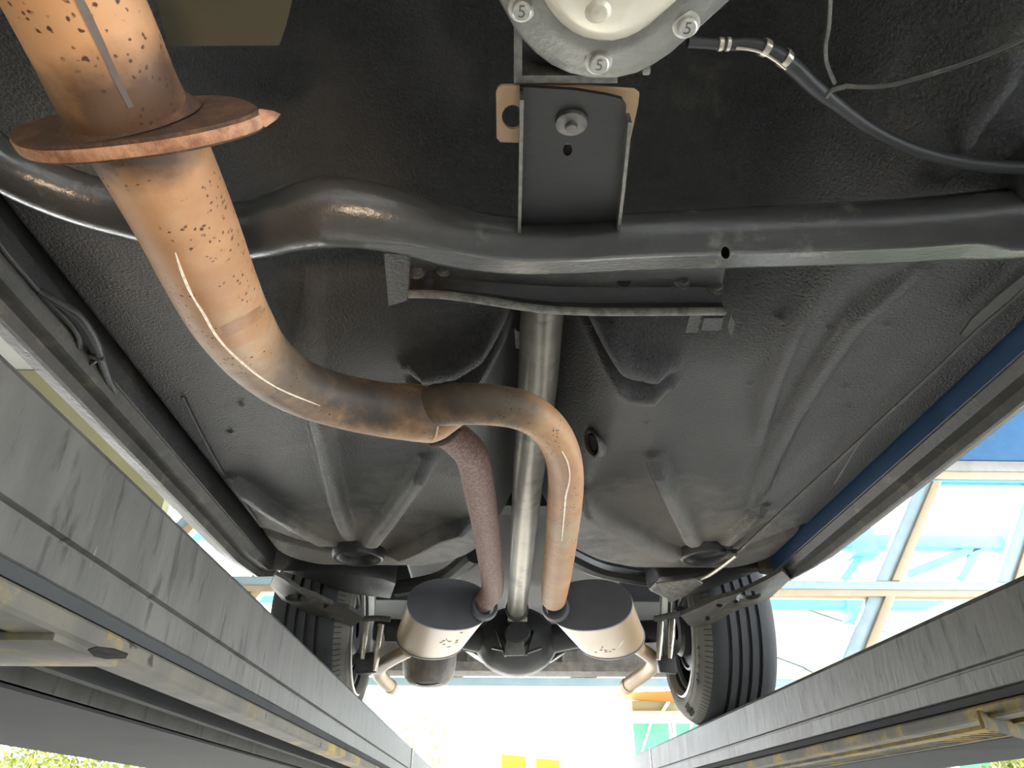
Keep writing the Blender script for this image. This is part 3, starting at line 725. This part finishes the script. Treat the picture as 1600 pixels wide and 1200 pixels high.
obj('drain_boss', MB().lathe([(0, -.008), (.006, -.007), (.009, -.003), (.012, .002)], at(935, 14, z=.5025), (0, .1, 1), 20), SUMP, gb)
# hose off the gearbox
hose = thing('breather_hose', 'black rubber hose with bright clamps running from the gearbox to the body side', 'hose', (.5, .45, .58))
hp_ = [(1075, 66), (1105, 68), (1140, 70), (1180, 70), (1212, 84), (1240, 105), (1275, 138), (1310, 165), (1355, 198), (1400, 222), (1450, 241), (1520, 256), (1600, 262), (1700, 258)]
P = [at(u, v, z=.60) for u, v in hp_]; hw = [17, 17, 18, 20, 24, 26, 25, 20, 18, 18, 19, 20, 20, 20]
hm = MB().tube(P, [w_/2*depth(q)/F for q, w_ in zip(P, hw)], 14, 6); obj('hose', hm, BLACK, hose)
def clampring(u0, v0, u1, v1, wpx, rpx):
    a_, b_ = at(u0, v0, z=.60), at(u1, v1, z=.60); r = rpx*depth(a_)/F
    ax = (b_-a_).normalized(); wd = wpx*depth(a_)/F
    return MB().lathe([(r*.9, 0), (r, .0005), (r*1.03, wd*.5), (r, wd), (r*.9, wd)], a_, ax, 20)
for args in ((1122, 69, 1140, 70, 7, 10.5), (1134, 69, 1150, 70, 6, 10.5), (1190, 72, 1204, 79, 11, 13.5), (1222, 88, 1236, 99, 11, 14.5)):
    obj('hose_clamp', clampring(*args), STEELB, hose, label='bright steel hose clamp')
obj('clamp_bar', MB().tube([on(hm.bvh(), u, v, .001) or at(u, v, z=.59) for u, v in ((1150, 75), (1170, 77), (1190, 82), (1212, 95), (1228, 108))], .0013, 8, 3), STEELB, hose)
obj('zip_tie', MB().tube([at(u, v, z=.585) for u, v in ((1291, 152), (1297, 143), (1308, 138), (1320, 136))], .0022, 8), BOLTD, hose)
w1 = MB().tube([at(u, v, z=.60) for u, v in ((1298, -20), (1295, 40), (1290, 70), (1292, 100), (1304, 130))], .0021, 8)
obj('thin_wire', w1, BOLTD, None, label='thin grey wire dropping past the hose to its zip tie', cat='wire')
w2 = MB().tube([at(u, v, z=.60) for u, v in ((1318, 134), (1350, 136), (1390, 133), (1440, 120), (1500, 101), (1560, 78), (1640, 42))], .0022, 8)
obj('thin_wire', w2, GREY, None, label='pale thin wire strung from the zip tie towards the body side', cat='wire')

# ================================================================ DRIVESHAFT, REAR AXLE
ds = thing('driveshaft', 'long grey steel driveshaft tube in the tunnel between the two floor pans', 'driveshaft', (.08, 1.6, .65))
sh = [(858, 400, 72, .72), (847, 490, 68, .705), (840, 600, 62, .69), (825, 750, 48, .66), (814, 880, 36, .62), (808, 950, 31, .60)]
P = [at(u, v, z=z) for u, v, _, z in sh]; dm = MB().tube(P, [w_/2*depth(q)/F for q, (_, _, w_, _) in zip(P, sh)], 28, 8)
obj('tube', dm, SHAFT, ds)
E_ = P[-1]; dirv = (P[-1]-P[-2]).normalized()
obj('flange', MB().lathe([(0, 0), (.034, 0), (.038, .004), (.038, .02), (.028, .03), (.026, .07), (0, .07)], E_, dirv, 24), BLACK, ds)
obj('joint_yoke', MB().box(tuple(E_+Vector((-.03, .03, -.035))), tuple(E_+Vector((.035, .055, -.018)))), STEELB, ds, bevel=.004, label='bright joint yoke clip')
ax = thing('rear_axle', 'dark rear axle with central differential between the two mufflers', 'axle', (XC, 2.6, .5))
dc = Vector((.085, 2.6, .545))
prof = [(0, -.19), (.03, -.188), (.036, -.13), (.055, -.11), (.09, -.07), (.112, -.02), (.118, .03), (.105, .075), (.06, .11), (0, .118)]
obj('differential', MB().lathe(prof, dc, (0, 1, .05), 32, sx=1.25), BLACK, ax)
pl = [(793, 990), (818, 990), (820, 1024), (788, 1025)]
obj('nose_plate', MB().plate([at(u, v, y=2.44) for u, v in pl], (), (0, .02, .003)), CAST, ax, bevel=.003, label='grey nose plate of the differential')
for (u0, v0, u1, v1) in ((776, 985, 790, 1026), (835, 985, 822, 1024), (768, 1012, 788, 1016), (822, 1020, 846, 1012)):
    obj('rib', MB().bar(at(u0, v0, y=2.47), at(u1, v1, y=2.47), .008, .02), BLACK, ax, bevel=.002)
for s in (-1, 1):
    obj('axle_tube', MB().tube([dc+Vector((s*.08, 0, 0)), dc+Vector((s*.25, 0, .02)), dc+Vector((s*.5, 0, .035))], [.055, .04, .038], 18), BLACK, ax)
    obj('brake_plate', MB().lathe([(.03, -.01), (.075, -.012), (.085, 0), (.085, .02), (.03, .02)], (XC+s*.575, 2.6, .58), (s, 0, 0), 36), BLACK, ax)
def pl_tube(name, pts, rad, m, parent, **k): return obj(name, MB().tube([at(u, v, y=y) for u, v, y in pts], rad, 12), m, parent, **k)
def strut(label, a, b, plate, rail):
    t = thing('shock_absorber', label, 'shock absorber', tuple(at(*plate[0], y=2.36)))
    for (p0, p1, r0) in (a, b):
        q0, q1 = at(*p0, y=2.36), at(*p1, y=2.36); m_ = q0.lerp(q1, .45)
        obj('damper_lit_edge', MB().tube([q0, m_, q1], [r0, r0*1.05, r0*.55], 12, 3), STEELB, t)  # pale steel puts the lit edges of the dampers into their colour
    obj('lower_mount', MB().plate([at(u, v, y=2.38) for u, v in plate], (), (0, .03, 0)), BLACK, t, bevel=.003)
    obj('upper_rail', MB().tube([at(u, v, y=2.33) for u, v in rail], .009, 10), GREY, t)
strut('pair of pale damper tubes beside the muffler with the rusty inlet', ((574, 968), (566, 1030), .011), ((596, 976), (585, 1048), .010), [(553, 1022), (584, 1018), (586, 1050), (556, 1052)], [(566, 967), (590, 966), (610, 968)])
strut('pair of pale damper tubes beside the wheel with the lettered tyre', ((1033, 972), (1029, 1031), .011), ((1051, 968), (1047, 1029), .0115), [(1027, 1026), (1055, 1022), (1059, 1052), (1031, 1050)], [(1022, 967), (1050, 961), (1072, 958)])
obj('brake_hose', MB().tube([at(u, v, y=2.4) for u, v in ((592, 975), (598, 1000), (590, 1030), (586, 1052))], .006, 8), STEELB, ax)

# ================================================================ WHEELS
SIDE = [(.212, .016), (.222, .004), (.235, -.001), (.246, .000), (.249, .003), (.255, .003), (.266, .007), (.270, .012), (.282, .021), (.290, .031)]
def sh_(r): return float(np.interp(r, [q[0] for q in SIDE]+[.298, .304], [q[1] for q in SIDE]+[.044, .058]))
def wheel(label, xi, s):
    cyz = (2.6, .58)
    t = thing('wheel', label, 'wheel', (xi+s*.12, 2.6, .27), 'rear wheels')
    O = (xi, 2.6, .58)
    W = .262
    side = SIDE
    tread = [(.298, .044), (.304, .058), (.3085, .074)]
    for g in (.096, .128, .160, .192):
        tread += [(.310, g-.006), (.300, g-.005), (.300, g+.005), (.310, g+.006)]
    tread += [(.3085, W-.045), (.303, W-.026), (.295, W-.014)]
    out_ = [(r, W-h) for r, h in reversed(side)]
    ax_ = (s, 0, 0)
    ty = obj('tyre', MB().lathe(tread, O, ax_, 96), RUBBER, t, sharp=28)
    obj('sidewall', MB().lathe(side+[(.298, .044)], O, ax_, 96), DUSTRUB, ty, sharp=28, label='dusty inner sidewall')
    obj('outer_sidewall', MB().lathe([(.295, W-.014)]+out_, O, ax_, 64), RUBBER, ty)
    # shoulder sipes
    n = 110; sip = MB()
    for k in range(n):
        a = 2*math.pi*k/n; da = .0065
        pts = []
        for (r, h) in ((.284, sh_(.284)), (.294, sh_(.294)), (.3045, sh_(.3045)+.0005)):
            for q in (-da, da): pts.append((O[0]+s*(h-.0015), O[1]+math.sin(a+q)*r, O[2]+math.cos(a+q)*r))
        sip.add(pts, [(0, 1, 3, 2), (2, 3, 5, 4)])
    obj('shoulder_block', sip, RUBBER, ty, kind='stuff')
    rim = obj('rim', MB().lathe([(.214, .016), (.218, .008), (.212, .004), (.206, .010), (.200, .022), (.196, .03), (.190, .07), (.185, .16), (.17, .19), (.05, .2), (0, .2)], O, ax_, 72), BLACK, t)
    obj('rim_flange', MB().lathe([(.2135, .012), (.2165, .004), (.2115, .000), (.205, .008), (.199, .020), (.201, .024), (.2135, .02)], O, ax_, 72), RIM, rim, label='silver inner rim edge')
    obj('rim_hump', MB().lathe([(.195, .035), (.192, .03), (.188, .034), (.187, .045), (.191, .05)], O, ax_, 64), RIM, rim)
    obj('brake_drum', MB().lathe([(0, .04), (.10, .04), (.125, .045), (.13, .06), (.13, .12)], O, ax_, 40), BLACK, t)
    obj('drum_ring', MB().lathe([(.118, .04), (.122, .034), (.130, .036), (.134, .044), (.13, .05)], O, ax_, 40), BRAKE, t)
    for k in range(5):
        a = 2*math.pi*k/5
        obj('spoke', MB().bar((O[0]+s*.2, O[1]+math.sin(a)*.04, O[2]+math.cos(a)*.04), (O[0]+s*.2, O[1]+math.sin(a)*.19, O[2]+math.cos(a)*.19), .05, .03), RIM, rim, bevel=.004)
    return t, ty, O
wl, tyl, OL = wheel('rear wheel half hidden by the runway without the rack', -.452, -1)
wr, tyr, OR = wheel('rear wheel with raised lettering and checker patch on its inner sidewall', .652, 1)
# raised marks on the right tyre's inner sidewall
chk = MB()
def sw(a, r, lift=.003): return (OR[0]+sh_(r)-lift, OR[1]+math.sin(a)*r, OR[2]+math.cos(a)*r)
a0 = math.radians(183)
for i in range(8):
    for j in range(5):
        if (i+j) % 2: continue
        aa = a0 + i*.026; r0 = .247 + j*.0066
        chk.add([sw(aa, r0), sw(aa+.026, r0), sw(aa+.026, r0+.0066), sw(aa, r0+.0066)], [(0, 1, 2, 3)])
obj('checker_patch', chk, FLATBLK, tyr, label='black checker patch')
def arc_text(body_, adeg, r, size):
    st = math.radians(adeg)
    for i, ch in enumerate(body_):
        o = bpy.data.objects.new('letter', text_mesh('letter', ch, size, .0015, RUBBER)); COL.objects.link(o); o.parent = tyr
        a = st + i*size*.8/r
        p_ = Vector(sw(a, r, .001)); o.location = p_ - ORIGIN[tyr.name]
        rad = Vector((0, math.sin(a), math.cos(a))); nrm = Vector((-1, 0, 0)); xx = rad.cross(nrm)*1
        M_ = Matrix((xx, rad, nrm)).transposed(); o.rotation_euler = M_.to_euler()
arc_text('R1555', 222, .264, .036)

# ================================================================ EXHAUST
ex = thing('exhaust_system', 'tan steel exhaust with rusty flange that splits into two pipes and two mufflers', 'exhaust', (-.1, .9, .40))
mp_ = [(20, -210, 232, .415), (70, -100, 216, .408), (117, 0, 201, .402), (155, 80, 192, .399), (187, 150, 184, .398), (240, 243, 170, .398), (292, 350, 150, .402), (336, 450, 132, .411), (368, 510, 117, .423), (408, 562, 100, .440), (462, 602, 88, .455), (530, 626, 84, .468), (600, 640, 86, .478), (650, 645, 91, .484), (676, 650, 84, .486), (700, 645, 62, .488), (725, 636, 40, .488)]
P = [at(u, v, z=z) for u, v, _, z in mp_]; R = [w_/2*depth(q)/F for q, (_, _, w_, _) in zip(P, mp_)]
fm = MB().tube(P, R, 36, 7); obj('front_pipe', fm, EXH, ex, sharp=60)
fb = fm.bvh()
rp = [(610, 640, 50, .482), (660, 637, 62, .486), (695, 633, 67, .487), (735, 631, 66, .487), (780, 634, 64, .487), (822, 644, 62, .487), (856, 668, 59, .486), (877, 704, 57, .484), (884, 745, 56, .481), (882, 790, 55, .477), (876, 850, 50, .470), (870, 900, 45, .462), (865, 935, 39, .455)]
P = [at(u, v, z=z) for u, v, _, z in rp]; R = [w_/2*depth(q)/F for q, (_, _, w_, _) in zip(P, rp)]
rm = MB().tube(P, R, 32, 6); obj('branch_pipe', rm, EXH, ex, sharp=60, label='tan branch pipe that bends back to the muffler')
rb = rm.bvh()
lp = [(664, 660, 44, .495), (690, 672, 48, .496), (718, 690, 52, .497), (738, 715, 52, .496), (748, 760, 49, .492), (757, 810, 44, .486), (764, 860, 40, .478), (769, 900, 36, .470), (768, 925, 35, .466), (752, 943, 33, .460)]
P = [at(u, v, z=z) for u, v, _, z in lp]; R = [w_/2*depth(q)/F for q, (_, _, w_, _) in zip(P, lp)]
obj('branch_pipe', MB().tube(P, R, 28, 6), RUSTP, ex, sharp=60, label='speckled red brown branch pipe')
# flange: oval plate square to the pipe with two ears
fc = at(212, 200, z=.398); fd = Vector((.15, .9, -.36)).normalized()
fx = Vector((1, 0, 0)) - fd*fd.x; fx.normalize(); fx = (fx + Vector((0, 0, -.09))).normalized(); fy = fd.cross(fx)
def fo(n=40):
    pts = []
    for k in range(n):
        a = 2*math.pi*k/n; c_, s_ = math.cos(a), math.sin(a)
        x = .088*math.copysign(abs(c_)**.9, c_); y = (.050*(1-.35*abs(c_)**3))*math.copysign(abs(s_)**.85, s_)
        x += .004*math.sin(3*a) + (rng.random()-.5)*.0012; y += (rng.random()-.5)*.0012
        pts.append(fc + fx*x + fy*y)
    return pts
fl = fo()
obj('flange', MB().loft([[q-fd*.006 for q in fl], [q-fd*.004+(q-fc)*.012 for q in fl], [q+fd*.004+(q-fc)*.012 for q in fl], [q+fd*.006 for q in fl]]), RUST, ex, label='rusty oval flange plate')
obj('flange_rim', MB().loft([[q-fd*.0035+(q-fc)*.014 for q in fl], [q-fd*.002+(q-fc)*.022 for q in fl], [q+fd*.003+(q-fc)*.02 for q in fl], [q+fd*.0045+(q-fc)*.012 for q in fl]], False, False), RUSTL, ex, label='scraped pale edge of the flange')
obj('flange_weld', MB().lathe([(.034, -.022), (.041, -.012), (.046, -.006)], fc, fd, 32), RUST, ex)
tipq = fc + fx*.09; obj('bent_tip', MB().lathe([(0, .012), (.003, .008), (.006, 0), (.004, -.006)], tipq, fx+Vector((0, 0, .2)), 10), RUSTL, ex)
def ribbon(name, pts, m, bv, label=None, n=6):
    vs, fs = [], []
    for (ua, va, ub, vb) in pts:
        row = [on(bv, ua+(ub-ua)*k/n, va+(vb-va)*k/n, .0005) for k in range(n+1)]
        if all(row): vs.append(row)
    flat = [p for r in vs for p in r]; N_ = n+1
    for i in range(len(vs)-1):
        for k in range(n): fs.append((i*N_+k, i*N_+k+1, (i+1)*N_+k+1, (i+1)*N_+k))
    obj(name, MB().add(flat, fs), m, ex, label=label)
def bead(name, pts, r, m, bv, lift=.0004, label=None):
    Q = [q for q in (on(bv, u, v, lift) for u, v in pts) if q]
    if len(Q) > 1:
        n = len(Q); rr_ = [r*(1 if 0 < i < n-1 else .4)*(.75+.5*rng.random()) for i in range(n)]
        obj(name, MB().tube(Q, rr_, 8, 3), m, ex, label=label)
bead('weld_bead', [(274, 395), (282, 420), (293, 447), (305, 470), (318, 490), (335, 520), (355, 545), (380, 568), (405, 588), (430, 604), (455, 616), (480, 626), (500, 634)], .0011, BEAD, fb, label='bright scraped seam along the bend')
bead('weld_bead', [(878, 705), (886, 720), (890, 738), (889, 755), (884, 775), (882, 800), (880, 822), (878, 845)], .0014, BEAD, rb, label='bright scraped seam on the branch bend')
ml_ = [(121, -20, 13), (124, 0, 13), (133, 18, 14), (146, 45, 13), (158, 70, 12), (170, 96, 10), (182, 122, 10), (195, 148, 9), (205, 168, 8)]
ribbon('marker_line', [(u-w_/2, v+w_*.2, u+w_/2, v-w_*.2) for u, v, w_ in ml_], CHALK, fb, 'dark grey line along the front pipe', 2)
ribbon('heat_band', [(343+t*70, 512-t*40+3*math.sin(t*3.1), 352+t*68, 528-t*40+3*math.sin(t*3.1)) for t in [k/10 for k in range(11)]], BROWN, fb, 'brown heat band around the pipe', 2)
bead('weld_bead', [(691, 605), (690, 620), (687, 640), (684, 660), (680, 680), (674, 690)], .0020, EXH2, fb)
# pinched end of the collector where the split begins
pc = at(700, 678, z=.478)
obj('collector_crease', MB().tube([at(674, 694, z=.476), at(688, 689, z=.474), at(703, 681, z=.474), at(718, 671, z=.476)], [.004, .008, .009, .003], 10, 4), RUST, ex, label='dark creased split of the collector')
obj('collar', MB().lathe([(.0265, 0), (.0285, .002), (.0285, .016), (.0265, .018)], at(869, 905, z=.461), (at(866, 930, z=.456)-at(870, 900, z=.462)), 28), EXH2, ex)
# mufflers
def muffler(fcn, rcn, wf, hf, wr_, hr, label, inlet):
    A_, B_ = at(fcn[0], fcn[1], z=.452), at(rcn[0], rcn[1], z=.452)
    d = (B_-A_).normalized(); X_ = Vector((0, 0, 1)).cross(d).normalized()*-1; Z_ = X_.cross(d); Z_ = Z_ if Z_.z > 0 else -Z_
    def ring(c_, w_, h_, n=44):
        return [c_ + X_*(w_*math.copysign(abs(math.cos(2*math.pi*k/n))**.92, math.cos(2*math.pi*k/n))) + Z_*(h_*math.copysign(abs(math.sin(2*math.pi*k/n))**.92, math.sin(2*math.pi*k/n))) for k in range(n)]
    L_ = (B_-A_).length
    m1 = MB().loft([ring(A_+d*.004, wf, hf), ring(A_+d*.01, wf*1.0, hf), ring(A_+d*L_*.5, (wf+wr_)/2, (hf+hr)/2), ring(B_-d*.02, wr_, hr), ring(B_-d*.006, wr_*1.0, hr*1.0)])
    body_ = obj('muffler', m1, MUF, ex, sharp=50, label=label)
    obj('end_plate', MB().loft([ring(A_-d*.004, wf*1.015, hf*1.02), ring(A_+d*.006, wf*1.02, hf*1.025), ring(A_+d*.007, wf*.98, hf*.97), ring(A_+d*.012, wf*.9, hf*.9)], True, True), MUFD, body_, label='dark flat front end plate')
    obj('rear_seam', MB().loft([ring(B_-d*.012, wr_*1.0, hr*1.0), ring(B_-d*.010, wr_*1.022, hr*1.03), ring(B_+d*.004, wr_*1.022, hr*1.03), ring(B_+d*.006, wr_*.97, hr*.97)]), MUFD, body_)
    i_ = at(inlet[0], inlet[1], y=A_.y)
    obj('inlet_collar', MB().lathe([(.022, -.012), (.030, -.012), (.032, -.004), (.034, .004)], i_, d, 26), MUFD, body_)
    return body_, m1
ml, mlm = muffler((702, 944), (674, 994), .101, .060, .098, .062, 'tan oval muffler fed by the red brown pipe', (757, 948))
mr, mrm = muffler((921, 945), (953, 994), .103, .060, .097, .062, 'tan oval muffler fed by the tan branch pipe', (868, 950))
def stamp(body_, mm, txt):
    bv = mm.bvh()
    for (u, v, du, dv) in txt:
        a_, b_ = on(bv, u, v, .0005), on(bv, u+du, v+dv, .0005)
        if a_ and b_: obj('stamp_mark', MB().tube([a_, b_], .0012, 6, 1), CHALK, body_)
stamp(mr, mrm, [(929, 1019, 4, 0), (937, 1016, 4, -.5), (944, 1016, 4, 0), (945, 1019, 4, -1), (951, 1018, 4, 0), (957, 1014.5, 4, 0), (940, 1013, 2, -3)])
stamp(ml, mlm, [(687, 1004, 4, -1), (691, 1001, 5, 0), (697, 998, 2, 3), (700, 1002, 5, 0), (692, 1007, 3, -1), (699, 1011, 5, -1), (712, 1001, 4, -1), (711, 1005, 4, -2), (719, 989, 4, -1)])
obj('scratch', MB().tube([on(mrm.bvh(), 966, 1012, .0006), on(mrm.bvh(), 971, 1005, .0006), on(mrm.bvh(), 974, 1000, .0006)], [.0008, .0018, .0008], 6, 2), BEAD, mr)
def tail(pts, tip, label):
    P_ = [at(u, v, y=y) for u, v, _, y in pts]; R_ = [w_/2*depth(q)/F for q, (_, _, w_, _) in zip(P_, pts)]
    o_ = obj('tailpipe', MB().tube(P_, R_, 22, 5), EXH, ex, label=label)
    a_, b_ = at(*tip[0]), at(*tip[1])
    r = R_[-1]
    d_ = (b_-a_).normalized(); L_ = (b_-a_).length
    obj('pipe_tip', MB().lathe([(r*.7, -.01), (r*1.05, 0), (r*1.12, .004), (r*1.12, L_), (r*1.02, L_), (r*1.0, L_-.03), (0, L_-.03)], a_, d_, 24), EXH2, o_)
def tail2(pts, label):
    P_ = [at(u, v, y=y) for u, v, _, y in pts]; R_ = [w_/2*depth(q)/F for q, (_, _, w_, _) in zip(P_, pts)]
    o_ = obj('tailpipe', MB().tube(P_, R_, 22, 5), EXH2, ex, label=label)
    r = R_[-1]; d_ = (P_[-1]-P_[-2]).normalized()
    obj('pipe_tip', MB().lathe([(r*.9, -.045), (r*1.1, -.04), (r*1.13, .0), (r*1.1, .012), (r*.98, .012), (r*.95, -.03), (0, -.03)], P_[-1], d_, 24), EXH2, o_)
tail2([(640, 1016, 20, 2.25), (612, 1030, 21, 2.6), (594, 1042, 22, 2.85), (592, 1052, 22, 2.98), (601, 1064, 21, 3.15), (611, 1074, 19, 3.3)], 'tan tailpipe below the plain tyre')
tail2([(990, 1008, 20, 2.25), (1012, 1022, 22, 2.6), (1022, 1034, 23, 2.85), (1014, 1047, 22, 3.0), (996, 1060, 22, 3.15), (980, 1072, 21, 3.3)], 'tan tailpipe beside the lettered tyre')
